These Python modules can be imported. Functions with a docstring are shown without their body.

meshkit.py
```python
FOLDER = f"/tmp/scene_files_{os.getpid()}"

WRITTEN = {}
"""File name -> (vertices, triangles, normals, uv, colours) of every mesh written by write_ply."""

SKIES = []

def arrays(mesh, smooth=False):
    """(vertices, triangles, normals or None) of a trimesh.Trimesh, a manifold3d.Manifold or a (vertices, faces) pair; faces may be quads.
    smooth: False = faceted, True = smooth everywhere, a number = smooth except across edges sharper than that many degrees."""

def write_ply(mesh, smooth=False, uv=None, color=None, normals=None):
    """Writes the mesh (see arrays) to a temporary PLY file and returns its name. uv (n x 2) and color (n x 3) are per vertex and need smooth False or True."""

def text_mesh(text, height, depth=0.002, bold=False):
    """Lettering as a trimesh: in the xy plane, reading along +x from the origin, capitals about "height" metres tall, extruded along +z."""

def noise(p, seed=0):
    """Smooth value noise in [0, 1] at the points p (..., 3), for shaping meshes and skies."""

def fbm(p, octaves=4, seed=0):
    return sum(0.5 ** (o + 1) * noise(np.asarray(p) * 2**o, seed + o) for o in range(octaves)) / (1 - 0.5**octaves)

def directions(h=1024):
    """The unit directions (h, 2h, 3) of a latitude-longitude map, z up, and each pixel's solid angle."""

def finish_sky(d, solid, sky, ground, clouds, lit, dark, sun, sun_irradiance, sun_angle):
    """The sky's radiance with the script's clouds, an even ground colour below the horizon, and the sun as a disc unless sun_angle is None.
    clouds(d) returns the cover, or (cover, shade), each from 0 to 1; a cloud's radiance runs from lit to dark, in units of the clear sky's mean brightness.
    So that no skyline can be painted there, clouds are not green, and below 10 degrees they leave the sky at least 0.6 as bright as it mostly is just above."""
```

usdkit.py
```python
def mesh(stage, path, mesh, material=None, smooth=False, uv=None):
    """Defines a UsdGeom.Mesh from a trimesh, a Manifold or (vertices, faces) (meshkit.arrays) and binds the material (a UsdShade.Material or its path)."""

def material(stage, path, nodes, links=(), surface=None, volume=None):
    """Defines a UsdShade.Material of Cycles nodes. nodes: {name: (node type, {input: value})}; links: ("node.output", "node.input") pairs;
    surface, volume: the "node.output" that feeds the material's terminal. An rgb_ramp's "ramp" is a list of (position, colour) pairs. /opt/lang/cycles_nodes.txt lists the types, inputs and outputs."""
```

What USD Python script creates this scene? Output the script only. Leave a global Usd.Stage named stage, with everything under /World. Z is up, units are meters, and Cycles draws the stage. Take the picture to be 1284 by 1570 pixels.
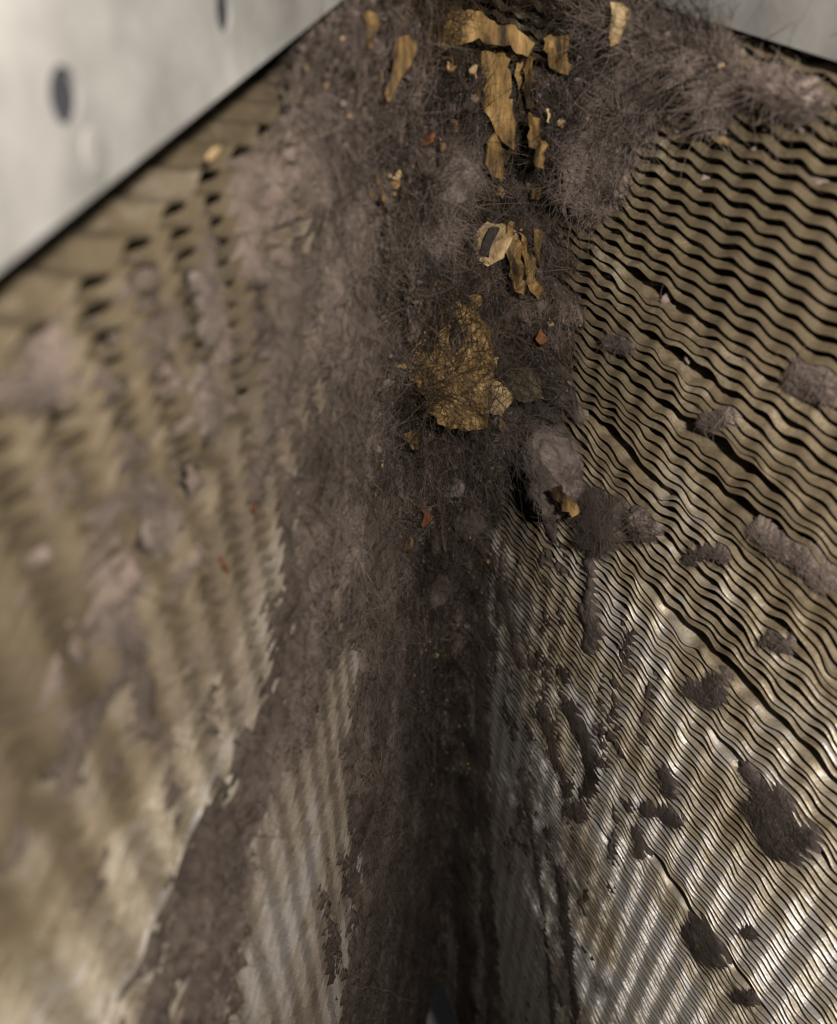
import math, random, numpy as np, trimesh, shapely, usdkit, meshkit
from scipy.spatial import Delaunay, cKDTree
from shapely.geometry import Polygon, Point
from pxr import Usd, UsdGeom, UsdLux, UsdShade, Gf, Sdf, Vt

stage = Usd.Stage.CreateInMemory()
UsdGeom.SetStageUpAxis(stage, 'Z'); UsdGeom.SetStageMetersPerUnit(stage, 1.0)
UsdGeom.Xform.Define(stage, '/World'); UsdGeom.Scope.Define(stage, '/World/Looks')
rng = np.random.default_rng(11)
unit = lambda v: np.asarray(v, float) / np.linalg.norm(v, axis=-1, keepdims=True)

# ---------------------------------------------------------------- frame of the coil
# The two slabs of the coil lean together to a ridge. Y runs along the ridge (the fins are stacked along it), Z is up, X to the right.
# Lengths are in units of the eye-to-ridge distance (U metres); fin pitch .0085 U = 1.7 mm.
U = 0.20
CX, CY, F = 642., 785., 1374.                       # the photograph's centre and focal length in its pixels
ray = lambda x, y: np.stack([np.asarray(x, float) - CX, np.asarray(y, float) - CY, np.full(np.shape(x), F)], -1)
S = unit(ray(640, 2450)); 
def across(x, y): r = unit(ray(x, y)); return unit(r - S * (r @ S))
W = {'r': across(-150, -349), 'l': across(1000, -349)}
A0 = ray(690, 600) / F                              # a point of the ridge
N = {k: unit(np.cross(S, W[k])) for k in W}
for k in N: N[k] = -N[k] if N[k] @ A0 > 0 else N[k]
AZ = unit(W['r'] + W['l']); AX = np.cross(S, AZ); R = np.stack([AX, S, AZ])
EYE = np.array([0, 0, 1.2])
tw = lambda P: np.asarray(P) @ R.T * U + EYE        # coil frame to world
tv = lambda V: np.asarray(V) @ R.T
def P(a, b, side, h=0.):                            # a along the ridge, b down the slab from the ridge, h off its face
    a, b, h = np.broadcast_arrays(np.asarray(a, float), b, h)
    return A0 + a[..., None] * S - b[..., None] * W[side] + h[..., None] * N[side]
def coords(x, y, side, h=0.):
    r = ray(x, y); d = r * ((A0 + h * N[side]) @ N[side] / (r @ N[side]))[..., None] - A0
    return d @ S, -(d @ W[side])
pix = lambda Q: np.stack([CX + F * Q[..., 0] / Q[..., 2], CY + F * Q[..., 1] / Q[..., 2]], -1)

# ---------------------------------------------------------------- camera, light, exposure
cam = UsdGeom.Camera.Define(stage, '/World/camera')
FL = 26.0
cam.CreateFocalLengthAttr(FL); cam.CreateHorizontalApertureAttr(FL * 1284 / F); cam.CreateVerticalApertureAttr(FL * 1570 / F)
cam.CreateClippingRangeAttr(Gf.Vec2f(0.004, 50.)); cam.CreateFocusDistanceAttr(0.77 * U); cam.CreateFStopAttr(FL / 1.15)
cam.CreateExposureAttr(0.0)
m = np.eye(4); m[0, :3], m[1, :3], m[2, :3], m[3, :3] = R[:, 0], -R[:, 1], -R[:, 2], EYE
cam.AddTransformOp().Set(Gf.Matrix4d(*m.ravel().tolist()))
def lamp(kind, name, at, to, intensity, color, **kw):
    l = kind.Define(stage, '/World/' + name); z = -unit(tv(np.asarray(to) - at)); x = unit(np.cross([0.1, 0.3, 1], z)); y = np.cross(z, x)
    q = np.eye(4); q[0, :3], q[1, :3], q[2, :3], q[3, :3] = x, y, z, tw(np.asarray(at))
    UsdGeom.Xformable(l).AddTransformOp().Set(Gf.Matrix4d(*q.ravel().tolist()))
    l.CreateIntensityAttr(intensity); l.CreateColorAttr(Gf.Vec3f(*color)); l.CreateNormalizeAttr(True)
    for k, v in kw.items(): getattr(l, f'Create{k}Attr')(v)
    return l
lamp(UsdLux.DiskLight, 'phone_lamp', np.array([.14, -.06, -.2]), np.array([.03, .0, 1.]), 0.185, (1, .92, .82), Radius=.004)
lamp(UsdLux.RectLight, 'room_lamp', np.array([.3, -3.2, -3.0]), np.array([0, 0, .8]), .12, (1, .97, .93), Width=.8, Height=.8)  # added soft fill from behind the camera, no such source is seen

# ---------------------------------------------------------------- materials
def MAT(name, nodes, links, surface='p.BSDF'): return usdkit.material(stage, '/World/Looks/' + name, nodes, links, surface=surface)
def speckled(name, c0, c1, scale, rough=.9, bump=.4, bscale=900, c2=None, metallic=0., dist=.0006, sheen=0., stretch=(1, 1, 1), at=(.3, .52, .72)):
    nodes = {'g': ('texture_coordinate', {}), 'geo': ('geometry', {}), 'n': ('noise_texture', {'scale': scale, 'detail': 5, 'roughness': .65}),
             'r': ('rgb_ramp', {'ramp': [(at[0], c0), (at[1], c1), (at[2], c2 or c1)]}), 'b': ('noise_texture', {'scale': bscale, 'detail': 4, 'roughness': .7}),
             'm': ('mapping', {'scale': stretch}), 'bp': ('bump', {'strength': bump, 'distance': dist}), 'p': ('principled_bsdf', {'roughness': rough, 'metallic': metallic, 'specular_ior_level': .15, 'sheen_weight': sheen})}
    return MAT(name, nodes, [('geo.position', 'm.vector'), ('m.vector', 'n.vector'), ('m.vector', 'b.vector'), ('n.fac', 'r.fac'), ('r.color', 'p.base_color'), ('b.fac', 'bp.height'), ('bp.normal', 'p.normal')])
M_felt = speckled('lint_felt', (.02, .0155, .0125), (.078, .061, .051), 60, c2=(.19, .148, .128), bump=1., bscale=3000)
M_fleece = speckled('lint_mauve', (.09, .07, .061), (.165, .13, .114), 250, c2=(.25, .197, .174), bump=.8, bscale=2600)
M_clump = speckled('lint_grey', (.07, .058, .054), (.13, .105, .098), 300, c2=(.18, .15, .14), bump=.8, bscale=2600)
M_olive = speckled('lint_olive', (.022, .019, .012), (.045, .038, .024), 400, c2=(.075, .062, .04), bump=.8)
M_tan = speckled('tan_board', (.022, .014, .007), (.15, .092, .034), 420, c2=(.32, .21, .09), bump=1., bscale=800, rough=.75, stretch=(1, .22, .22), at=(.38, .54, .74))
M_pale = speckled('pale_board', (.07, .045, .022), (.22, .155, .08), 300, c2=(.34, .26, .15), bump=.7, bscale=900, rough=.8)
M_pad = speckled('tan_pad', (.05, .03, .012), (.19, .12, .045), 520, c2=(.34, .235, .11), bump=1., bscale=1800, rough=.8)
M_rust = speckled('rust_bits', (.045, .018, .009), (.09, .036, .015), 500, c2=(.13, .062, .027))
M_black = speckled('black_scrap', (.012, .011, .01), (.02, .018, .017), 500)
M_plate = speckled('galvanised_plate', (.10, .098, .093), (.19, .188, .183), 50, c2=(.29, .287, .28), bump=.12, bscale=160, rough=.55, metallic=.15)
M_dark = speckled('hole_shade', (.01, .01, .013), (.02, .02, .025), 100)
M_wall = speckled('back_panel_paint', (.6, .62, .65), (.68, .7, .73), 20, bump=.1)
M_cap = speckled('ridge_strip', (.02, .016, .011), (.045, .036, .025), 100)
def hairmat(name, col, rough=.5):
    return MAT(name, {'o': ('hair_info', {}), 'r': ('rgb_ramp', {'ramp': [(0, tuple(.6 * c for c in col)), (1, tuple(1.5 * c for c in col))]}), 'g': ('geometry', {}), 'n': ('noise_texture', {'scale': 60, 'detail': 5, 'roughness': .65}), 'k': ('map_range', {'from_min': .3, 'from_max': .7, 'to_min': .3, 'to_max': 1.35, 'clamp': True}),
               'x': ('mix_color', {'blend_type': 'multiply', 'fac': 1.}), 'p': ('principled_bsdf', {'roughness': rough, 'specular_ior_level': .2})},
               [('o.index', 'r.fac'), ('g.position', 'n.vector'), ('n.fac', 'k.value'), ('r.color', 'x.a'), ('k.result', 'x.b'), ('x.result', 'p.base_color')])
M_fuzz = hairmat('fuzz_fibre', (.135, .107, .091)); M_fuzz2 = hairmat('mauve_fibre', (.225, .178, .156)); M_hair = hairmat('dark_hair', (.022, .016, .012), .4)
M_blond = hairmat('pale_hair', (.34, .28, .2), .4); M_brown = hairmat('brown_hair', (.1, .06, .03), .4)
def fin_material(name, lo, hi, side, slope, edge, soft, dust_shade, most, g=1., ymax=.155):
    # dusty next to the ridge, and the right slab's shade there is put into this colour: q = b - slope * a, measured on the slab
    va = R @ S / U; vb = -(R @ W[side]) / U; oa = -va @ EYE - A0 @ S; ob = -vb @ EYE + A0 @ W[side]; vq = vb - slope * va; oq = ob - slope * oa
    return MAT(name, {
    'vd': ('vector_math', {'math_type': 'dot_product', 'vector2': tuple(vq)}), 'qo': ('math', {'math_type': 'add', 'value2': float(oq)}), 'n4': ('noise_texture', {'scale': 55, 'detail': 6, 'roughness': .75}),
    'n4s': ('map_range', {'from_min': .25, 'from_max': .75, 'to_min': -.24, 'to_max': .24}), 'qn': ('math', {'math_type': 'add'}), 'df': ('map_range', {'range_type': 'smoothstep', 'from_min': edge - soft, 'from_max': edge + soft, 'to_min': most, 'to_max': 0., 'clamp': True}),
    'dm': ('mix_color', {'b': dust_shade}), 'dk': ('math', {'math_type': 'subtract', 'value1': 1.}), 'mm': ('math', {'math_type': 'multiply'}), 'rm': ('mix_float', {'b': .8}),
    'geo': ('geometry', {}), 'o': ('object_info', {}), 'n1': ('noise_texture', {'scale': 38, 'detail': 4, 'roughness': .6}), 'n2': ('noise_texture', {'scale': 420, 'detail': 4, 'roughness': .7}),
    'n3': ('noise_texture', {'scale': 2500, 'detail': 2}), 'mx': ('mix_float', {'fac': .35}), 'mr': ('map_range', {'from_min': .36, 'from_max': .62, 'to_min': 0., 'to_max': 1., 'clamp': True}),
    'rr': ('map_range', {'from_min': 0., 'from_max': 1., 'to_min': -.03, 'to_max': .03}), 'ad': ('math', {'math_type': 'add'}),
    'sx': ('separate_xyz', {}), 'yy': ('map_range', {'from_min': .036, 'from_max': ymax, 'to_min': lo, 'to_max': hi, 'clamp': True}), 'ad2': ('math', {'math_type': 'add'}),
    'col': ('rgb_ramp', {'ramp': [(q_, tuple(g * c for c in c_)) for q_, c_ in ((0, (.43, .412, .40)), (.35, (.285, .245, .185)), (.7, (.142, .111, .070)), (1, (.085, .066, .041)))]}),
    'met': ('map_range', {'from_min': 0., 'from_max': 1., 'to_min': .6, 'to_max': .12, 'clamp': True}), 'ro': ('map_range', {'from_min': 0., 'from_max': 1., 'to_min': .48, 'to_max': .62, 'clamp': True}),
    'bp': ('bump', {'strength': .35, 'distance': .0002}), 'p': ('principled_bsdf', {'specular_ior_level': .3})},
    [('geo.position', 'n1.vector'), ('geo.position', 'n2.vector'), ('geo.position', 'n3.vector'), ('n1.fac', 'mx.a'), ('n2.fac', 'mx.b'), ('mx.result', 'ad.value1'), ('o.random', 'rr.value'), ('rr.result', 'ad.value2'),
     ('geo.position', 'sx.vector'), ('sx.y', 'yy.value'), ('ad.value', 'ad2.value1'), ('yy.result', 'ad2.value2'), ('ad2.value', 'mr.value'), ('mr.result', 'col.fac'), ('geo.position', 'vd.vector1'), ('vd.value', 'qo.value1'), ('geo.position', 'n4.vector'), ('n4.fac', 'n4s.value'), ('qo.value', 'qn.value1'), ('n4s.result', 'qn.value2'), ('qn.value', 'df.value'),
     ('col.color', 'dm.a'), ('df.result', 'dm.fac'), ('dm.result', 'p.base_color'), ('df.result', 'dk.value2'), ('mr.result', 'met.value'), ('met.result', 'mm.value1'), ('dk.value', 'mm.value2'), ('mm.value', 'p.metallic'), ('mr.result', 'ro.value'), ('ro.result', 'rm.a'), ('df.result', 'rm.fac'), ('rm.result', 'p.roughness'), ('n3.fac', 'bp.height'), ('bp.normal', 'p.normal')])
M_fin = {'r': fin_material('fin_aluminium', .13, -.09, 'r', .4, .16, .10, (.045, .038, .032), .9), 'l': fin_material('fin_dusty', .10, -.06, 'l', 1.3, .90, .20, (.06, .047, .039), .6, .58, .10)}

# ---------------------------------------------------------------- builders
counts = {}
def path_for(name, parent='/World'):
    k = f'{parent}/{name}'; n = counts.get(k, 0); counts[k] = n + 1
    return k if n == 0 else f'{k}_{n:03d}'
def tag(prim, label=None, cat=None, group=None, kind=None):
    for k, v in (('label', label), ('category', cat), ('group', group), ('kind', kind)):
        if v: prim.SetCustomDataByKey(k, v)
class Thing:
    def __init__(s, name, base, label=None, cat=None, group=None, kind=None):
        s.base = np.asarray(base, float); s.path = path_for(name); x = UsdGeom.Xform.Define(stage, s.path)
        x.AddTranslateOp().Set(Gf.Vec3d(*s.base.tolist())); tag(x.GetPrim(), label, cat, group, kind)
    def mesh(s, name, v, f, mat, smooth=False, parent=None, label=None, kind=None):      # v in world metres
        p = path_for(name, parent or s.path); o = usdkit.mesh(stage, p, (np.asarray(v) - s.base, np.asarray(f)), mat, smooth=smooth)
        tag(o.GetPrim(), label, kind=kind); return p
    def curves(s, name, pts, width, mat, parent=None, label=None, kind='stuff'):        # pts (n, k, 3) in world metres
        if len(pts) == 0: return
        p = path_for(name, parent or s.path); c = UsdGeom.BasisCurves.Define(stage, p); n, k = pts.shape[:2]
        c.CreateTypeAttr('linear'); c.CreateCurveVertexCountsAttr(Vt.IntArray.FromNumpy(np.full(n, k, np.int32)))
        c.CreatePointsAttr(Vt.Vec3fArray.FromNumpy((pts - s.base).reshape(-1, 3).astype(np.float32)))
        w = np.broadcast_to(np.asarray(width, float).reshape(-1, 1), (n, k)) * np.linspace(1, .35, k)
        c.CreateWidthsAttr(Vt.FloatArray.FromNumpy(w.astype(np.float32).ravel())); c.SetWidthsInterpolation('vertex')
        UsdShade.MaterialBindingAPI.Apply(c.GetPrim()).Bind(mat); tag(c.GetPrim(), label, kind=kind)
def grid_faces(n, k, keep=None):
    i = np.arange(n * k).reshape(n, k); q = np.stack([i[:-1, :-1], i[1:, :-1], i[1:, 1:], i[:-1, 1:]], -1).reshape(-1, 4)
    if keep is not None: q = q[keep.ravel()[q].any(1)]
    return np.vstack([q[:, [0, 1, 2]], q[:, [0, 2, 3]]])
def compact(v, f):
    u, inv = np.unique(f, return_inverse=True); return v[u], inv.reshape(-1, 3)
def fibres(p, nrm, length, rise=.3, curl=.5, k=6, along=None, align=0.):
    """Curved fibres (n, k, 3) from the points p, lying along a surface with the normals nrm and lifting off it."""
    n = len(p); d = rng.normal(size=(n, 3))
    if along is not None: d += align * along * rng.choice([-1, 1], (n, 1))
    d = unit(d - nrm * (d * nrm).sum(1, keepdims=True)); c = np.cross(nrm, d)
    L = (length * rng.lognormal(0, .45, n))[:, None, None]; t = np.linspace(0, 1, k)[None, :, None]
    cu = rng.normal(0, curl, (n, 1, 1)); ri = np.abs(rng.normal(0, rise, (n, 1, 1))); lf = rng.normal(.0, rise * .6, (n, 1, 1))
    kink = np.cumsum(rng.normal(0, 1, (n, k, 3)), 1) * L * .022
    kink -= kink[:, :1]
    return p[:, None] + kink + L * (d[:, None] * t + c[:, None] * cu * t * t + nrm[:, None] * (ri * t + (lf - ri) * t * t * .6))
class Grid:
    """A surface sampled on a grid, for scattering fibres on it."""
    def __init__(s, Q):
        s.Q = Q; n = np.cross(np.gradient(Q, axis=0), np.gradient(Q, axis=1)); n = unit(n + 1e-12)
        s.n = np.where(((n * Q).sum(-1) > 0)[..., None], -n, n)                         # towards the opening
    def at(s, i, j):
        i = np.clip(i, 0, s.Q.shape[0] - 1.001); j = np.clip(j, 0, s.Q.shape[1] - 1.001); a, b = i.astype(int), j.astype(int); u, v = (i - a)[..., None], (j - b)[..., None]
        mix = lambda T: (T[a, b] * (1 - u) + T[a + 1, b] * u) * (1 - v) + (T[a, b + 1] * (1 - u) + T[a + 1, b + 1] * u) * v
        return mix(s.Q), mix(s.n)

# ---------------------------------------------------------------- the two fin slabs
PITCH, PERIOD, A_START, A_END = .0085, .02923, -.424, 1.45
NF = int((A_END - A_START) / PITCH)
tri = lambda x: 2 * np.abs(x - np.floor(x + .5)) * 2 - 1                                # -1 at 0, 1 at .5
def wave(b, phase): 
    x = (b - phase) / PERIOD
    return (tri(x - .07) + tri(x + .07) + tri(x)) / 3 * 1.1
def smoothbox(x, lo, hi, s): return 1 / (1 + np.exp(-(x - lo) / s)) / (1 + np.exp((x - hi) / s))
GAPS = {'r': [(coords(1110, 1020, 'r'), .10, .75), (coords(1040, 1370, 'r'), .05, .9), (coords(930, 1290, 'r'), .03, .45), (coords(1180, 830, 'r'), .07, .7), (coords(1090, 690, 'r'), .06, .7), (coords(1040, 560, 'r'), .05, .5), (coords(945, 1150, 'r'), .02, .5),
               (coords(960, 690, 'r'), .06, .6), (coords(1170, 1210, 'r'), .05, .7), (coords(1000, 450, 'r'), .04, .5), (coords(1120, 1480, 'r'), .05, .5)],
        'l': [(coords(210, 900, 'l'), .05, .9), (coords(100, 1180, 'l'), .05, .9), (coords(330, 700, 'l'), .05, .7)]}
def fin_shift(a, b, side):                                                              # how far a bent fin's edge stands from its place, in pitches
    rough = .16 + 1.05 * smoothbox(a, -.24, .06, .04) * smoothbox(b, .1, .6, .05) + .2 * smoothbox(b, -1, .16, .03) if side == 'r' else .22
    q = np.stack([a / .035, b / .05, np.full_like(a, 3. if side == 'r' else 40.)], -1)
    d = rough * 2.0 * (meshkit.fbm(q, 3, 5) - .5)
    q2 = np.stack([a / .0085 * .8, b / .03, np.full_like(a, 13. if side == 'r' else 70.)], -1)
    d = d + rough * .45 * (meshkit.noise(q2, 9) - .5)
    for (ga, gb), ext, amt in GAPS[side]:
        x = (a - ga) / PITCH; d = d + 1.3 * amt * np.sign(x) * np.exp(-np.abs(x) / 2.2) * np.exp(-((b - gb) / ext) ** 2)
    return d
def slab(side, name, label, bmax, phase):
    t = Thing(name, tw(P(A_START, bmax, side, -.2)), label, 'coil')
    nb = int(bmax / PERIOD * 12); b = np.linspace(.012, bmax, nb)
    layers = [(-.06, 0.), (-.012, 0.), (-.0012, -.01), (0., -.12), (-.0012, -.34), (-.0042, -.55)]   # depth into the slab, and the front edge's rolled lip in pitches
    w = wave(b, phase) * (.205 if side == 'r' else .27)
    for k in range(NF):
        a = A_START + k * PITCH; aa = np.full(nb, a); sh = fin_shift(aa, b, side)
        lip = .12 if side == 'l' else .38 + .62 * (1 - smoothbox(a, -.12, 9, .05)) - .12 * np.exp(-(b / .2) ** 2)
        nick = .0025 * (meshkit.noise(np.stack([b / .012, aa * 0 + k * 3.7, aa * 0], -1), 4) - .5)
        rows = []
        for h, s_ in layers:
            fall = np.exp(h / .02)
            edge = nick if h > -.006 else 0
            rows.append(P(a + PITCH * (w + sh * fall + s_ * lip), b, side, h + edge))
        Q = np.stack(rows, 0); f = grid_faces(len(layers), nb)
        if side == 'l': f = f[:, ::-1]
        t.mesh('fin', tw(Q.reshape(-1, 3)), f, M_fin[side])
    return t
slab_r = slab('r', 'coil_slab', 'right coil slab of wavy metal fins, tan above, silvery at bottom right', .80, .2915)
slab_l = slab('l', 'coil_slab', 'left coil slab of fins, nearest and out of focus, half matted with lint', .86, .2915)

def end_plate(side, t, b0, edge, holes):
    """The sheet-metal flange folded over the near end of the slab, lying on its face."""
    A2, h0, th = -1.25, .002, .005; ea, eb = coords(*np.array(edge, float).T, side, h0 + th); sl = (ea[1] - ea[0]) / (eb[1] - eb[0]); A1 = lambda b: float(ea[0] + sl * (b - eb[0]))
    cut = Polygon([(A2, b0), (A1(b0), b0), (A1(1.1), 1.1), (A2, 1.1)]); hs = []
    for x, y, r in holes:
        a, b = (float(q) for q in coords(np.float64(x), np.float64(y), side, h0 + th)); hs.append((a, b, r)); cut = cut.difference(Point(a, b).buffer(r, 24))
    m = trimesh.creation.extrude_polygon(cut, th, engine='earcut'); v = m.vertices
    p = t.mesh('end_plate', tw(P(v[:, 0], v[:, 1], side, h0 + v[:, 2])), m.faces, M_plate, label='pale galvanised sheet over the near end of the fins')
    for a, b, r in hs:
        d = trimesh.creation.extrude_polygon(Point(a, b).buffer(r * .985, 24), .012, engine='earcut'); v = d.vertices
        t.mesh('screw_hole', tw(P(v[:, 0], v[:, 1], side, h0 - .0085 + v[:, 2])), d.faces, M_dark, parent=p)  # dark disc filling the hole, its colour stands in for the shade inside
    return p
end_plate('r', slab_r, .2, [(985, 0), (1284, 94)], [])
q = end_plate('l', slab_l, .2, [(10, 408), (515, 8)], [(100, 147, .0066), (344, 16, .0066)])
fa, fb = coords(np.float64(145), np.float64(235), 'l', .007); ic = trimesh.creation.icosphere(2); v = ic.vertices
slab_l.mesh('solder_drop', tw(P(fa +   .007 * v[:, 0], fb + .006 * v[:, 1], 'l', .007 + .0015 * v[:, 2])), ic.faces, M_plate, smooth=True, parent=q)

# ridge strip that ties the slabs together, and the panel far behind the coil
t = Thing('ridge_strip', tw(P(0, 0, 'r')), 'dark folded strip along the ridge, seen as the dark band at the top centre', 'strip')
qs = []
for a in (-.44, A_END):
    for side, bs in (('l', (.09, .0)), ('r', (.0, .09))):
        for b in bs: qs.append(P(a, b, side, -.004 if b else -.03))
qs = np.array(qs); v = np.vstack([qs, qs + AZ * .01]); f = []
for o in (0, 8):
    for j in range(3): a_, b_, c_, d_ = o + j, o + j + 1, o + j + 5, o + j + 4; f += [(a_, b_, c_), (a_, c_, d_)]
for j in range(3): f += [(j, j + 1, 9 + j), (j, 9 + j, 8 + j), (4 + j, 5 + j, 13 + j), (4 + j, 13 + j, 12 + j)]
t.mesh('folded_sheet', tw(v), f, M_cap)
c = tw(A0 + 2.9 * S - .3 * AZ); bx = trimesh.creation.box([1.2, .01, .9]); bx.apply_translation(c)
o = usdkit.mesh(stage, path_for('back_wall'), bx, M_wall); tag(o.GetPrim(), 'pale panel behind the far end of the coil', 'wall', kind='structure')

# ---------------------------------------------------------------- lint filling the ridge
BR = [(1120, -20), (1110, 60), (1085, 125), (975, 185), (905, 275), (868, 340), (876, 420), (900, 480), (862, 530), (852, 620), (812, 690), (775, 760), (748, 850), (734, 950), (716, 1100), (702, 1300), (692, 1450), (684, 1560)]
BL = [(500, -20), (470, 60), (440, 140), (470, 220), (520, 300), (550, 400), (565, 500), (570, 600), (570, 700), (590, 800), (610, 950), (625, 1100), (635, 1300), (640, 1450), (646, 1560)]
def table(pts, side):
    a, b = coords(*np.array(pts, float).T, side); o = np.argsort(a); return a[o], b[o]
ar, br = table(BR, 'r'); al, bl = table(BL, 'l')
NA, NU = 900, 230
ag = -.445 + (A_END + .41) * np.linspace(0, 1, NA) ** 1.5; ug = np.linspace(0, 1, NU)
wob = lambda seed, amp: amp * (meshkit.fbm(np.stack([ag / .05, ag * 0, ag * 0], -1), 3, seed) - .5)
brr = np.interp(ag, ar, br) + wob(3, .06); bll = np.interp(ag, al, bl) + wob(8, .06)
Lp, Rp, Ap = P(ag, bll, 'l', -.004), P(ag, brr, 'r', -.004), P(ag, 0., 'r')
fill = np.interp(ag, [-.45, -.38, -.33, -.2, .0, .2, .5, 1.9], [.0, .03, .35, .66, .72, .36, .08, .0])[:, None]
Cp = Ap * (1 - fill) + (Lp + Rp) / 2 * fill
u = ug[None, :, None]
Q = (1 - u) ** 2 * Lp[:, None] + 2 * u * (1 - u) * Cp[:, None] + u ** 2 * Rp[:, None]
out = unit(-AZ + .0 * S)
env = np.clip(4 * ug * (1 - ug), 0, 1)[None] ** .5
n1 = meshkit.fbm(Q / .085, 4, 21) - .5; n2 = meshkit.fbm(Q / .02, 3, 31) - .5; n3 = meshkit.fbm(np.stack([Q[..., 0] / .006, Q[..., 1] / .02, Q[..., 2] / .02], -1), 2, 41) - .5
crease = -.045 * np.exp(-np.abs(meshkit.fbm(Q / .11 + 7, 3, 51) - .5) / .03) - .026 * np.exp(-np.abs(meshkit.fbm(Q / np.array([.03, .08, .08]) + 3, 3, 61) - .5) / .035)
amp = np.interp(ag, [-.45, .2, .8, 1.9], [1, 1, .6, .5])[:, None]
Q = Q + out * (amp * (env * (.16 * n1 + .02 + crease) + .068 * n2 + .019 * n3))[..., None]
lint = Grid(Q)
T_l = Thing('lint_mass', tw(A0), 'felted grey-brown lint and hair packed into the ridge between both slabs', 'lint', kind='stuff')
hole = (ag[:, None] < -.372 + .03 * (n1 + n2)) & (np.abs(ug[None] - .55) < .25 + .25 * n1)
T_l.mesh('felt', tw(Q.reshape(-1, 3)), grid_faces(NA, NU, ~hole), M_felt, smooth=True, kind='stuff')
# points on the lint that the opening shows at a place of the photograph
Lv, Ln = Q.reshape(-1, 3), lint.n.reshape(-1, 3); Lpix = pix(Lv); Ltree = cKDTree(Lpix)
def on_lint(x, y):
    i = Ltree.query([x, y], 24)[1]; i = i[Lv[i, 2] < Lv[i, 2].min() + .04]; return Lv[i].mean(0), unit(Ln[i].mean(0))
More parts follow.
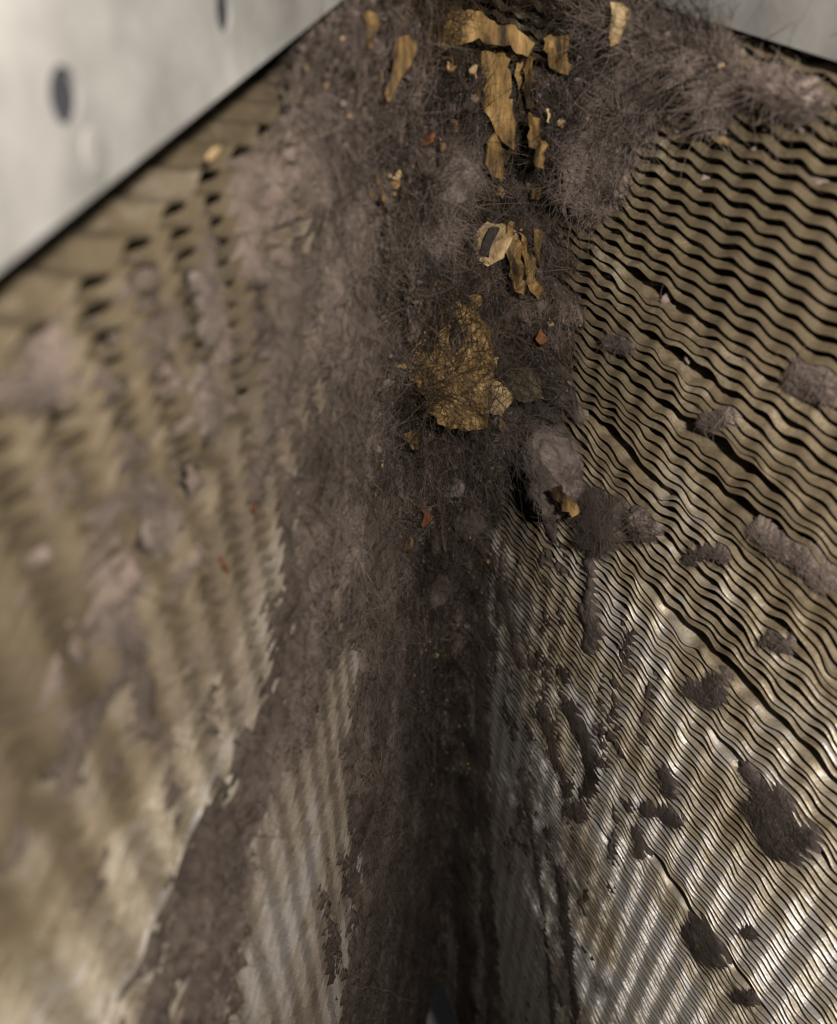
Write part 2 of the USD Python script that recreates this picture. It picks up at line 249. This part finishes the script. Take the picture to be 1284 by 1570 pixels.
# ---------------------------------------------------------------- lint matted on the slabs
def blob(X, pts):                                                                       # strokes of lint: (x, y, radius) in the photograph, read at the slab's points
    f = np.zeros(X.shape[:-1])
    for pl, r in pts:
        pl = np.array(pl, float); d = np.full(f.shape, 1e9)
        for a, b in zip(pl[:-1], pl[1:]):
            ab = b - a; tt = np.clip(((X - a) @ ab) / max(ab @ ab, 1e-9), 0, 1); d = np.minimum(d, np.linalg.norm(X - a - tt[..., None] * ab, axis=-1))
        f = np.maximum(f, np.clip(1.25 - .5 * d / r, -1, 1))
    return f
def matted(side, name, label, strokes, a0, a1, b0, b1, na, nb, thick, seed, nfuzz, mat, fmat, bare=(), noise=1., stretch=(.05, .03)):
    a = a0 + (a1 - a0) * np.linspace(0, 1, na) ** 1.25; b = np.linspace(b0, b1, nb); A, B = np.meshgrid(a, b, indexing='ij')
    base = P(A, B, side); X = pix(base); f = blob(X, strokes)
    for q in bare: f = f - 1.1 * np.clip(blob(X, [q]), 0, 1)
    nz = meshkit.fbm(np.stack([A / stretch[0], B / stretch[1], A * 0 + seed], -1), 4, seed) - .5; nf = meshkit.fbm(np.stack([A / .010, B / .0045, A * 0], -1), 3, seed + 1) - .5
    nf = nf + .8 * (meshkit.noise(np.stack([A / .0085, B / .016, A * 0], -1), seed + 5) - .5); h = thick * (f - .55 + noise * (1.5 * nz + .8 * nf)) - 2 * thick * np.clip(-.4 - f, 0, .5); top = thick * .9; h = np.where(h > 0, top * np.tanh(h / top), h * max(1., .012 / thick))
    h = h + (h > 0) * .30 * thick * nf
    Qs = P(A, B, side, np.clip(h, -.008, 1)); keep = h > -.0045
    g = Grid(Qs); t = Thing(name, tw(P(a0, (b0 + b1) / 2, side)), label, 'lint', kind='stuff')
    v, fc = compact(Qs.reshape(-1, 3), grid_faces(na, nb, keep)); t.mesh('felt', tw(v), fc, mat, smooth=True, kind='stuff')
    idx = np.argwhere(h > -.0005); pick = idx[rng.integers(0, len(idx), nfuzz)] + rng.random((nfuzz, 2)); p, n = g.at(pick[:, 0], pick[:, 1])
    t.curves('fuzz', tw(fibres(p, n, .010, .35, .6, along=S, align=.8)), .00007, fmat)
    t.curves('hair', tw(fibres(p[:nfuzz // 25], n[:nfuzz // 25], .05, .08, .7, 9, along=S, align=1.)), .00006, M_hair)
    t.curves('hair', tw(fibres(p[-nfuzz // 300:], n[-nfuzz // 300:], .03, .08, .7, 9, along=S, align=1.)), .00004, M_blond)
    return t
matted('l', 'lint_mat', 'wide brown-grey lint mat clinging to the left slab beside the ridge', [
    ([(575, 520), (560, 700), (545, 850), (565, 1000), (575, 1200), (575, 1400), (565, 1600)], 30), ([(620, 500), (610, 900), (625, 1600)], 46),
    ([(520, 640), (485, 800), (470, 950), (440, 1080), (395, 1180), (350, 1290), (300, 1400), (250, 1500), (215, 1600)], 24), ([(400, 1180), (350, 1350), (310, 1600)], 22),
    ([(470, 990), (500, 1000)], 26), ([(540, 60), (530, 250), (530, 420), (530, 560)], 30), ([(470, 60), (450, 130), (480, 200), (500, 300)], 34), ([(400, 130), (380, 280), (390, 420)], 9), ([(450, 400), (440, 520), (420, 640), (390, 760)], 9), ([(20, 435), (130, 360), (250, 265), (400, 145)], 12)],
    -.42, 1.43, .04, .75, 760, 380, .010, 4, 52000, M_felt, M_fuzz, bare=[([(530, 1010), (500, 1160), (505, 1280)], 14), ([(440, 1260), (430, 1400), (440, 1600)], 24)], noise=1.05, stretch=(.07, .018))
matted('r', 'lint_mat', 'mauve lint draped over the top of the right slab under its end plate', [
    ([(960, 20), (990, 120), (920, 200), (900, 270)], 40), ([(1040, 60), (1090, 110)], 28), ([(1130, 130), (1100, 190)], 9), ([(1180, 120), (1260, 160)], 12)],
    -.42, -.2, .1, .46, 200, 200, .022, 14, 15000, M_fleece, M_fuzz2, noise=.8)
matted('r', 'lint_mat', 'dark threadbare lint streaks over the fins at the right foot of the ridge', [
    ([(830, 1080), (868, 1220)], 3), ([(855, 1330), (870, 1440), (890, 1590)], 3), ([(738, 850), (738, 1000), (742, 1200), (750, 1400), (765, 1600)], 7), ([(712, 1150), (712, 1400), (720, 1600)], 10), ([(800, 1180), (825, 1330), (850, 1570)], 2), ([(770, 900), (800, 1020)], 3)],
    .03, 1.43, .02, .42, 520, 280, .0022, 24, 12000, M_felt, M_fuzz, noise=1.1, stretch=(.09, .02))

# ---------------------------------------------------------------- single clumps, flakes and scraps
def lump(name, label, cat, at, nrm, radii, mat, fmat, seed, nf=500, flen=.018, tilt=0., lobes=None, rough=.35, up=None, group=None):
    """A felted lump: noisy ellipsoids sunk a little into what they stick to, with loose fibres."""
    up = -S if up is None else up; y = unit(up - nrm * (up @ nrm)); x = np.cross(y, nrm)
    if x[0] < 0: x = -x
    c, s_ = math.cos(tilt), math.sin(tilt); x, y = c * x + s_ * y, c * y - s_ * x
    t = Thing(name, tw(at), label, cat, group); vs, fs, ns, off = [], [], [], 0
    for lx, ly, ls in (lobes or [(0, 0, 1)]):
        m = trimesh.creation.icosphere(4); d = m.vertices; r = 1 + rough * 2 * (meshkit.fbm(d * 1.3 + seed + lx * 3, 4, seed) - .5) + .25 * (meshkit.fbm(d * 7 + seed, 2, seed + 2) - .5)
        q = d * r[:, None] * np.array(radii) * ls + np.array([lx * radii[0], ly * radii[1], radii[2] * .25])
        vs.append(at + q[:, :1] * x + q[:, 1:2] * y + q[:, 2:] * nrm); f = m.faces if np.dot(np.cross(x, y), nrm) > 0 else m.faces[:, ::-1]
        fs.append(f + off); off += len(d); ns.append(unit(d[:, :1] * x / radii[0] + d[:, 1:2] * y / radii[1] + d[:, 2:] * nrm / radii[2]))
    v, f, nn = np.vstack(vs), np.vstack(fs), np.vstack(ns)
    t.mesh('felt', tw(v), f, mat, smooth=True)
    if nf:
        nf = int(nf * .6); flen = flen * .75
        i = rng.integers(0, len(v), nf); t.curves('fuzz', tw(fibres(v[i], nn[i], flen, .5, .6)), .00006, fmat)
    return t
def px_r(x, y, side='r'): a, b = coords(np.float64(x), np.float64(y), side); return P(a, b, side), a, b
def stuck(x, y, rx, ry, label, seed, side='r', mat=None, fmat=None, thick=.45, tilt=0., lobes=None, nf=400, name='lint_clump', cat='lint clump', group=None, flen=.014, rough=.35):
    """A clump stuck on a slab's fins; rx, ry are its half sizes in the photograph's pixels."""
    at, a, b = px_r(x, y, side); o = pix(at); e = .002
    rb = .92 * rx * e / np.linalg.norm(pix(P(a, b + e, side)) - o); ra = .92 * ry * e / np.linalg.norm(pix(P(a + e, b, side)) - o); k = at[2] / F
    flen = min(flen, .35 * min(ra, rb))
    return lump(name, label, cat, at, N[side], (rb, ra, thick * min(rx, ry) * k), mat or M_clump, fmat or M_fuzz, seed, nf, flen, tilt, lobes, group=group, rough=rough)
def patch(label, strokes, seed, side='r', thick=.003, mat=None, fmat=None, nf=500, name='lint_clump', cat='lint clump', ragged=1., flen=.0042):
    """A flat ragged felt clump on the fins; strokes as in blob()."""
    pts = np.vstack([np.array(q, float) for q, r in strokes]); m_ = max(r for q, r in strokes) * 1.9; c = pts.mean(0)
    cor = np.array([(x, y) for x in (pts[:, 0].min() - m_, pts[:, 0].max() + m_) for y in (pts[:, 1].min() - m_, pts[:, 1].max() + m_)]); a, b = coords(*cor.T, side)
    n_ = 96; A, B = np.meshgrid(np.linspace(max(a.min(), -.42), a.max(), n_), np.linspace(b.min(), b.max(), n_), indexing='ij'); base = P(A, B, side); f = blob(pix(base), strokes)
    sc = .35 * m_ * base[n_ // 2, n_ // 2, 2] / F + .004; q = lambda k, sd: meshkit.fbm(np.stack([A / (sc * k), B / (sc * k), A * 0 + seed], -1), 3, sd) - .5
    h = thick * (2.2 * (f - .75) + ragged * (1.3 * q(1.6, seed) + .5 * q(.45, seed + 1)) + .05); h = np.where(h > 0, thick * np.tanh(h / thick) * (1 + .5 * q(.5, seed + 2)), h)
    Qs = P(A, B, side, np.clip(h, -.005, 1)); g = Grid(Qs); t = Thing(name, tw(px_r(*c, side)[0]), label, cat)
    v, fc = compact(Qs.reshape(-1, 3), grid_faces(n_, n_, h > -.003)); t.mesh('felt', tw(v), fc, mat or M_clump, smooth=True)
    idx = np.argwhere(h > -.0006)
    if nf and len(idx):
        pk = idx[rng.integers(0, len(idx), nf)] + rng.random((nf, 2)); p, n = g.at(pk[:, 0], pk[:, 1]); t.curves('fuzz', tw(fibres(p, n, flen, .35, .7)), .00006, fmat or M_fuzz)
    return t
BARE, TOP = [], {}
def flake(label, poly, lift=.006, mat=None, thick=.004, crumple=.018, seed=1, nrm=None, side=None, name='tan_flake', cat='flake', smooth=40, group=None):
    """A torn flake with thickness: poly is its outline as the photograph shows it, laid on what lies there."""
    poly = np.array(poly, float); c = poly.mean(0); poly = c + (poly - c) * 1.16; BARE.append(Polygon(poly).buffer(-4))
    if side: at = px_r(*c, side)[0]; nn = N[side]
    else: at, nn = on_lint(*c)
    nn = unit(nn * .45 - unit(at) * .8); at = at + nn * (lift + .012)
    r = ray(poly[:, 0], poly[:, 1]); w = r * ((at @ nn) / (r @ nn))[:, None]
    x = unit(np.cross(nn, S)); y = np.cross(nn, x); o = np.stack([(w - at) @ x, (w - at) @ y], 1)
    pg = Polygon(o).buffer(0); 
    if pg.geom_type != 'Polygon': pg = max(pg.geoms, key=lambda g: g.area)
    st = max(.0035, math.sqrt(pg.area) / 22); rim = pg.exterior; n = max(12, int(rim.length / st)); rp = np.array([rim.interpolate(i / n, normalized=True).coords[0] for i in range(n)])
    rp = rp + (meshkit.fbm(np.stack([rp[:, 0] / .005, rp[:, 1] / .005, rp[:, 0] * 0 + seed], -1), 3, seed)[:, None] - .5) * .007
    pg = Polygon(rp).buffer(0)
    if pg.geom_type != 'Polygon': pg = max(pg.geoms, key=lambda g: g.area)
    x0, y0, x1, y1 = pg.bounds; gx, gy = np.meshgrid(np.arange(x0, x1, st), np.arange(y0, y1, st)); gp = np.stack([gx.ravel(), gy.ravel()], 1) + rng.uniform(-.3, .3, (gx.size, 2)) * st
    gp = gp[shapely.contains_xy(pg.buffer(-st * .4), gp[:, 0], gp[:, 1])]; rp = np.array(pg.exterior.coords)[:-1]
    pts = np.vstack([rp, gp]); tri_ = Delaunay(pts).simplices; cen = pts[tri_].mean(1); tri_ = tri_[shapely.contains_xy(pg, cen[:, 0], cen[:, 1])]
    hz = crumple * 2 * (meshkit.fbm(np.stack([pts[:, 0] / .03, pts[:, 1] / .05, pts[:, 0] * 0 + seed], -1), 4, seed) - .5)
    hz = hz + .007 * (np.abs(((pts[:, 0] / .011 + 2 * hz / .02) % 1) - .5) - .25)
    TOP['p'], TOP['n'] = None, nn; top = at + pts[:, :1] * x + pts[:, 1:] * y + hz[:, None] * nn; bot = top - nn * thick; TOP['p'] = top; k = len(pts); nr_ = len(rp)
    i = np.arange(nr_); j = (i + 1) % nr_
    f = np.vstack([tri_, tri_[:, ::-1] + k, np.stack([i, j, j + k], 1), np.stack([i, j + k, i + k], 1)])
    v = tw(np.vstack([top, bot])); q = trimesh.Trimesh(v, f, process=False)
    if np.cross(v[tri_[0, 1]] - v[tri_[0, 0]], v[tri_[0, 2]] - v[tri_[0, 0]]) @ tv(nn) < 0: f[:2 * len(tri_)] = f[:2 * len(tri_), ::-1]
    p = path_for(name); base = tw(at); o = usdkit.mesh(stage, p, (v - base, f), mat or M_tan, smooth=smooth)
    UsdGeom.Xformable(o).AddTranslateOp().Set(Gf.Vec3d(*base.tolist())); tag(o.GetPrim(), label, cat, group); return o

# tan flakes of torn insulation board in the lint, from the top down
flake('longest tan strip, creased lengthwise, in the top centre lint', [(742, 88), (762, 78), (780, 92), (782, 130), (778, 160), (786, 190), (782, 222), (768, 205), (752, 178), (744, 150), (748, 120)], seed=2, crumple=.02, lift=.016)
flake('broad brown arched flake across the top centre above the longest strip', [(664, 42), (690, 24), (728, 22), (760, 40), (788, 44), (806, 66), (800, 82), (770, 70), (735, 60), (700, 72), (668, 68)], seed=3, crumple=.02)
flake('thin upright tan sliver, left of a pair right of the longest strip', [(794, 92), (801, 88), (803, 130), (806, 165), (799, 172), (796, 140)], seed=4)
flake('thin curved tan sliver, right of a pair beside the longest strip', [(806, 84), (815, 98), (813, 140), (818, 162), (809, 160), (805, 125)], seed=5)
flake('pale tan lens-shaped sliver hanging below the pair of slivers', [(815, 178), (824, 188), (830, 225), (826, 256), (816, 245), (810, 215)], seed=6, lift=.012)
flake('orange-tan flake with a narrow tail, alone at the left of the top lint', [(604, 74), (622, 72), (634, 84), (626, 108), (612, 128), (604, 150), (592, 164), (594, 140), (602, 112)], seed=7, lift=.012)
flake('small ragged tan flake near the top left edge of the lint', [(548, 28), (566, 18), (578, 34), (572, 52), (576, 70), (562, 78), (556, 60)], seed=8, side=None)
flake('upright orange-tan flake by the top edge, right of the dark gap', [(934, 8), (950, 6), (956, 26), (948, 62), (936, 66), (932, 36)], seed=9, mat=M_pale, side='r', lift=.03)
flake('squarish dull tan flake in the dark lint below the upright one', [(840, 64), (872, 64), (876, 92), (868, 112), (852, 98)], seed=10)
flake('crumpled tan flake under the foot of the longest strip', [(744, 222), (762, 212), (778, 232), (780, 262), (770, 280), (752, 262), (740, 252)], seed=11, crumple=.022, lift=.012)
flake('short slanting tan stick in the lint left of the grey fuzz ball', [(580, 262), (588, 258), (600, 276), (606, 292), (598, 296), (590, 280)], seed=12)
flake('tiny orange tan crumb above the grey fuzz ball', [(650, 210), (658, 202), (668, 206), (664, 216), (652, 217)], seed=13, mat=M_rust)
flake('small tan crumb under the lens-shaped sliver', [(812, 288), (822, 290), (824, 302), (814, 304)], seed=14)
flake('pale flake crossed by a black scrap at mid height of the lint', [(728, 362), (748, 346), (770, 350), (780, 372), (768, 396), (748, 405), (732, 390)], seed=15, mat=M_pale, lift=.016)
flake('narrow black scrap lying across the pale flake', [(754, 348), (762, 352), (748, 392), (738, 392), (742, 372)], seed=16, mat=M_black, lift=.027, crumple=.003, name='black_scrap', cat='scrap')
flake('tan strip, left and broadest of three hanging beside the pale flake', [(770, 350), (790, 348), (796, 372), (804, 410), (803, 446), (792, 444), (784, 410), (776, 380)], seed=17, lift=.02)
flake('tan strip with a split end, middle of three beside the pale flake', [(804, 362), (812, 372), (820, 410), (828, 440), (824, 454), (812, 440), (808, 404)], seed=18, lift=.014)
flake('dull brown strip, rightmost of three beside the pale flake', [(818, 350), (832, 356), (832, 400), (826, 408), (820, 380)], seed=19, lift=.012)
flake('large tan pad showing through a web of dark hairs', [(628, 498), (652, 478), (690, 476), (722, 486), (742, 508), (744, 560), (738, 600), (742, 640), (712, 648), (680, 640), (656, 600), (632, 560), (624, 530)], seed=20, crumple=.016, lift=.012, mat=M_pad)
pad_top, pad_n = TOP['p'], TOP['n']
flake('small brown flake just above the hair-covered tan pad', [(712, 456), (728, 452), (734, 468), (722, 476), (714, 472)], seed=21)
flake('pale wrinkled flake right of the hair-covered tan pad, by the olive lump', [(742, 592), (758, 580), (778, 592), (786, 612), (770, 632), (748, 626)], seed=22, mat=M_pale, lift=.02)
flake('small tan flake at the left edge of the hair-covered pad', [(614, 592), (628, 588), (640, 602), (648, 622), (632, 628), (620, 612)], seed=23)
flake('ragged yellow-tan crumb alone below the hair-covered pad', [(620, 668), (632, 664), (640, 682), (638, 694), (628, 690), (622, 680)], seed=24, lift=.012)
flake('ragged dark-tan crumb lowest in the ridge lint', [(614, 824), (628, 818), (638, 830), (632, 842), (618, 842)], seed=25)
flake('rust-red crumb in the lint right of the olive lump', [(828, 514), (838, 510), (842, 522), (834, 530), (827, 524)], seed=26, mat=M_rust)
flake('rusty brown crumb beside the grey pebble-like lump', [(648, 786), (658, 780), (662, 796), (652, 806)], seed=27, mat=M_rust)
flake('toothed golden flake sticking out beneath the big lint ball', [(848, 752), (860, 748), (878, 766), (888, 784), (878, 790), (862, 776)], seed=28, lift=.05, side='r')
# ---------------------------------------------------------------- loose fibres of the ridge lint (they leave the flakes bare)
def scatter(n, lo=0, hi=1, ulo=0, uhi=1, bias=1.6):
    i = (lo + (hi - lo) * rng.random(n)) * (NA - 1); j = (ulo + (uhi - ulo) * rng.random(n)) * (NU - 1); k = ~hole[i.astype(int), j.astype(int)]; i, j = i[k], j[k]; return lint.at(i, j)
def open_fibres(n, length, **k):
    p, nn = scatter(n, **k); X = pix(p); ok = np.ones(len(p), bool)
    for q in BARE: ok &= ~shapely.contains_xy(q, X[:, 0], X[:, 1])
    return tw(fibres(p[ok], nn[ok], length, .35, .7))
T_l.curves('fuzz', open_fibres(60000, .009, hi=.9), .00006, M_fuzz)
T_l.curves('fuzz', open_fibres(16000, .012, hi=.4), .00006, M_fuzz2)
T_l.curves('fuzz', open_fibres(2200, .02, lo=.1, hi=.6), .00004, M_fuzz2)
T_l.curves('fuzz', open_fibres(14000, .025, hi=.7), .00006, M_hair)
def laid(n, i0, j0, si, sj, length, lift, k=14, turn=.5, ang=None, low=0.):
    """Long hairs lying on the lint: paths over its surface."""
    i = i0 + si * rng.normal(size=n); j = j0 + sj * rng.normal(size=n)
    th = rng.uniform(0, 2 * np.pi, n) if ang is None else rng.normal(ang, .6, n)
    L = length * rng.lognormal(0, .4, n); di = .0022; dj = .0022; pts = []; w = rng.normal(0, turn, n) ; lf = lift * (low + (1 - low) * rng.random(n))
    for q in range(k):
        p, nn = lint.at(i, j); pts.append(p + nn * (lf * (1 + .6 * np.sin(q * 1.1 + th)))[:, None]); st = L / k
        ii, jj = np.clip(i, 0, NA - 2).astype(int), np.clip(j, 0, NU - 2).astype(int)
        ei = np.linalg.norm(lint.Q[ii + 1, jj] - lint.Q[ii, jj], axis=1) + 1e-5; ej = np.linalg.norm(lint.Q[ii, np.minimum(jj + 4, NU - 1)] - lint.Q[ii, jj], axis=1) / 4 + 1e-4
        i = i + np.clip(st * np.sin(th) / ei, -40, 40); j = j + np.clip(st * np.cos(th) / ej, -25, 25); th = th + w / k * 3 + rng.normal(0, .12, n)
    return tw(np.stack(pts, 1))
p_, n_ = scatter(2600, hi=.75); ico = trimesh.creation.icosahedron()
for mat_, sl in ((M_black, slice(0, 900)), (M_clump, slice(900, 1800)), (M_pale, slice(1800, 2150)), (M_tan, slice(2150, 2600))):
    p, n = p_[sl] + n_[sl] * .003, n_[sl]; r_ = rng.lognormal(math.log(.0014), .45, (len(p), 1, 1)) * rng.uniform(.6, 1.3, (len(p), 12, 1))
    T_l.mesh('grit', tw((p[:, None] + ico.vertices[None] * r_ * rng.uniform(.5, 1.4, (len(p), 1, 3))).reshape(-1, 3)), (ico.faces[None] + 12 * np.arange(len(p))[:, None, None]).reshape(-1, 3), mat_, kind='stuff')
def spot(x, y): k = Ltree.query([x, y])[1]; return k // NU, k % NU
T_l.curves('hair', laid(3000, .3 * NA, .5 * NU, .2 * NA, .22 * NU, .09, .008), .00007, M_hair, label='dark hairs laid over the lint')
q_ = pad_top[rng.integers(0, len(pad_top), 330)] + rng.normal(0, .012, (330, 3)); q_ = q_ + pad_n * (.006 + .014 * rng.random((330, 1)))
T_l.curves('hair', tw(fibres(q_, np.broadcast_to(pad_n, q_.shape), .08, .06, .9, 10)), .00009, M_hair, label='nest of dark hairs over the tan pad')
T_l.curves('hair', tw(fibres(q_[:90], np.broadcast_to(pad_n, q_[:90].shape), .06, .08, .9, 10)), .00006, M_brown, label='brown hairs over the tan pad')
i_, j_ = spot(690, 560); T_l.curves('hair', laid(160, i_, j_, 20, 15, .09, .016, turn=.8), .00005, M_hair, label='web of dark hairs over the tan pad')
i_, j_ = spot(760, 520); T_l.curves('hair', laid(160, i_, j_, 22, 9, .10, .012, ang=1.57), .00006, M_fuzz, label='combed tuft of dark hairs')
i_, j_ = spot(720, 690); T_l.curves('hair', laid(200, i_, j_, 20, 30, .12, .012, turn=.6), .00007, M_hair, label='swirl of dark hairs')
T_l.curves('hair', laid(900, .28 * NA, .5 * NU, .18 * NA, .25 * NU, .10, .010), .00007, M_brown, label='brown hairs laid over the lint')
T_l.curves('hair', laid(70, .36 * NA, .5 * NU, .1 * NA, .22 * NU, .04, .010), .00005, M_blond, label='pale hairs laid over the lint')
for q, (x, y, says) in enumerate([(700, 190, 'tan crumb in the lint left of the foot of the longest strip'), (734, 150, 'tan crumb touching the left edge of the longest strip'), (728, 112, 'crumb between the arched flake and the longest strip'), (692, 98, 'small pale crumb below the left end of the arched flake'),
    (768, 292, 'tan crumb just under the crumpled flake'), (716, 330, 'tan crumb above the pale flake with the black scrap'), (672, 228, 'tan crumb on the upper rim of the grey fuzz ball'), (596, 300, 'crumb at the foot of the slanting tan stick'), (612, 268, 'crumb right of the slanting tan stick'),
    (704, 628, 'tan crumb on the lower part of the hair-covered pad'), (652, 640, 'tan crumb at the lower left foot of the hair-covered pad'), (758, 556, 'tan crumb between the hair-covered pad and the olive lump'), (640, 656, 'tan crumb right above the ragged yellow-tan one'), (770, 652, 'tan crumb left of the dull brown lint lump'),
    (842, 176, 'pale crumb right of the lens-shaped sliver'), (576, 120, 'tan crumb below the flake at the top left'), (650, 860, 'small crumb deep in the ridge, left of the dark round lump'), (700, 840, 'small crumb deep in the ridge below the dark lump by the fins')]):
    r_ = rng.uniform(5, 11); an = np.sort(rng.uniform(0, 2 * np.pi, 7)); rr = r_ * rng.uniform(.55, 1.1, 7)
    flake(says, np.stack([x + .7 * rr * np.cos(an), y + 1.2 * rr * np.sin(an)], 1), seed=80 + q, mat=(M_tan, M_tan, M_pale)[q % 3], name='tan_crumb', cat='crumb', group='small tan crumbs scattered in the ridge lint')
# lumps in the ridge
def lint_lump(x, y, rx, ry, rz, label, seed, mat=M_clump, fmat=M_fuzz, nf=900, name='lint_clump', cat='lint clump', **kw):
    at, n = on_lint(x, y); k = at[2] / F; n = unit(n * .4 - unit(at) * .7); return lump(name, label, cat, at, n, (rx * k, ry * k, rz * k), mat, fmat, seed, nf, **kw)
lint_lump(684, 268, 44, 38, 18, 'loose grey fuzz ball in the ridge lint under the longest tan strip', 31, M_clump, M_fuzz, 2200, flen=.013, rough=.7)
lint_lump(662, 360, 36, 28, 16, 'mauve fuzz ball below the grey one in the ridge lint', 32, M_clump, M_fuzz2, 1800, flen=.013, rough=.7)
lint_lump(800, 588, 32, 24, 7, 'dark olive flattened lump beside the hair-covered tan pad', 33, M_olive, M_hair, 300, tilt=-.5)
lint_lump(686, 746, 29, 17, 14, 'grey pebble-like lump low in the ridge lint', 34, M_clump, M_fuzz, 160, flen=.01, rough=.12)
lint_lump(905, 215, 36, 70, 24, 'upright mauve tuft between the tan flakes and the right fins', 35, M_fleece, M_fuzz2, 1800, flen=.014, tilt=-.25)
lint_lump(820, 645, 30, 24, 18, 'dull brown lint lump just above the big lint ball', 36, M_clump, M_fuzz, 900)
lint_lump(720, 800, 26, 22, 12, 'dark lint lump right of the rusty crumb', 37, M_felt, M_fuzz, 500)
lint_lump(660, 905, 34, 26, 14, 'dark round lint lump deep in the ridge', 38, M_felt, M_fuzz, 500)
# clumps stuck on the right slab
stuck(866, 716, 44, 42, 'big two-lobed brown lint ball standing off the right fins', 40, thick=1.15, tilt=-.6, lobes=[(-.25, .2, .95), (.62, -.25, .85)], nf=7000, flen=.012, mat=M_clump, fmat=M_fuzz2, rough=.4)
patch('grey lint clump joined below the big lint ball', [([(905, 780), (930, 800), (925, 825)], 22), ([(945, 780), (950, 815)], 16)], 41, thick=.014, nf=4000, flen=.009)
patch('small rust-tinged lint clump right of the grey clump', [([(980, 795), (992, 812)], 14)], 42, thick=.014, nf=700, flen=.007)
stuck(842, 790, 16, 34, 'thin lint flap hanging in the shadow of the big lint ball', 43, thick=.3, nf=500, tilt=.7)
FL_ = dict(mat=M_fleece, fmat=M_fuzz2)
patch('twisted lint rope hanging down the right fins below the big ball', [([(905, 850), (908, 900), (900, 930)], 4), ([(900, 930), (912, 970), (903, 992)], 10)], 44, thick=.005, nf=900)
patch('heart-shaped dark lint clump on the silvery fins', [([(1060, 1058), (1078, 1066)], 13), ([(1095, 1050), (1090, 1068)], 13)], 45, nf=1100)
patch('largest dark lint clump on the lower right fins', [([(1178, 1240), (1205, 1290)], 26), ([(1150, 1238), (1165, 1250)], 10), ([(1195, 1225), (1200, 1240)], 10)], 46, nf=2200)
patch('dark leaf-shaped lint clump near the bottom right', [([(1066, 1425), (1088, 1466)], 15), ([(1092, 1470), (1104, 1478)], 7)], 47, nf=1100)
patch('small round dark lint speck right of the leaf-shaped clump', [([(1149, 1430), (1152, 1432)], 7)], 48, nf=200)
patch('dark lint speck at the bottom edge below the round one', [([(1132, 1528), (1152, 1534)], 7)], 49, nf=300)
patch('slim dark lint clump across the stripes above the twin specks', [([(1020, 1184), (1028, 1215)], 7)], 50, nf=500)
patch('left of two dark lint specks touching on the stripes', [([(992, 1240), (1012, 1246)], 8)], 51, nf=400)
patch('right of two dark lint specks touching on the stripes', [([(1026, 1252), (1038, 1260)], 8)], 52, nf=400)
patch('narrow dark lint streak above the largest clump', [([(1145, 1178), (1160, 1198), (1175, 1214)], 7)], 53, nf=500)
patch('dark lint tuft near the right edge above the heart-shaped clump', [([(1178, 984), (1200, 992)], 8)], 54, nf=400)
patch('flat grey lint smear right of the rust-tinged clump', [([(1056, 858), (1075, 848), (1110, 852)], 7)], 55, nf=600)
patch('elongated mauve lint clump on the right fins near the edge', [([(1160, 815), (1190, 838), (1220, 850)], 12)], 56, thick=.004, nf=700, **FL_)
patch('pinkish lint clump at the right edge below the elongated one', [([(1232, 860), (1262, 890)], 16)], 57, thick=.004, nf=600, **FL_)
patch('small pink lint tuft in the middle of the right fins', [([(1085, 645), (1112, 640)], 11)], 58, thick=.005, nf=700, **FL_)
patch('pale pinkish lint clump at the right edge, upper half', [([(1228, 580), (1265, 600)], 18)], 59, thick=.004, nf=700, **FL_)
patch('grey lint tuft where the right fins meet the ridge lint', [([(938, 526), (958, 532)], 10)], 60, thick=.005, nf=600)
patch('tiny pink lint tuft above the big lint ball', [([(885, 628), (888, 642)], 5)], 61, nf=250, **FL_)
patch('dark lint tuft on the shadowy edge of the striped fins', [([(876, 1240), (890, 1250)], 9)], 62, nf=500)
patch('long dark lint trail down the shadowy edge of the striped fins', [([(870, 1085), (895, 1130), (908, 1190), (902, 1215)], 7)], 63, nf=700, mat=M_felt)
patch('thin dark lint smear between the stripes left of the twin specks', [([(975, 1275), (985, 1310)], 6)], 65, nf=350)
stuck(1106, 214, 16, 7, 'pale tan crumb on the blurred fins at the upper right', 64, thick=.6, nf=0, mat=M_pale, name='tan_crumb', cat='crumb')
# on the left slab
patch('blurred mauve lint tuft on the left fins, upper half', [([(312, 570), (322, 630), (326, 660)], 8)], 70, 'l', nf=900)
patch('thin mauve lint streak on the left fins under the plate', [([(312, 420), (324, 470), (326, 520)], 4)], 71, 'l', nf=600)
patch('blurred mauve lint tuft on the left fins, mid height', [([(232, 750), (246, 790), (250, 830)], 8)], 72, 'l', nf=800)
patch('big soft pink lint clump at the left edge under the end plate', [([(20, 440), (60, 470), (30, 560)], 38)], 73, 'l', thick=.012, nf=1600, **FL_)
patch('faint mauve lint tuft low on the blurred left fins', [([(178, 940), (200, 990)], 8)], 74, 'l', nf=600)
stuck(326, 236, 15, 7, 'bright tan crumb on the left fins near the plate edge', 75, 'l', thick=.5, nf=0, mat=M_pale, name='tan_crumb', cat='crumb')
stuck(388, 776, 4, 16, 'rusty red thread on the left fins, upper of two', 76, 'l', thick=.6, nf=0, mat=M_rust, name='red_thread', cat='thread', tilt=.2)
stuck(344, 866, 4, 20, 'rusty red thread on the left fins, lower of two', 77, 'l', thick=.6, nf=0, mat=M_rust, name='red_thread', cat='thread', tilt=.3)
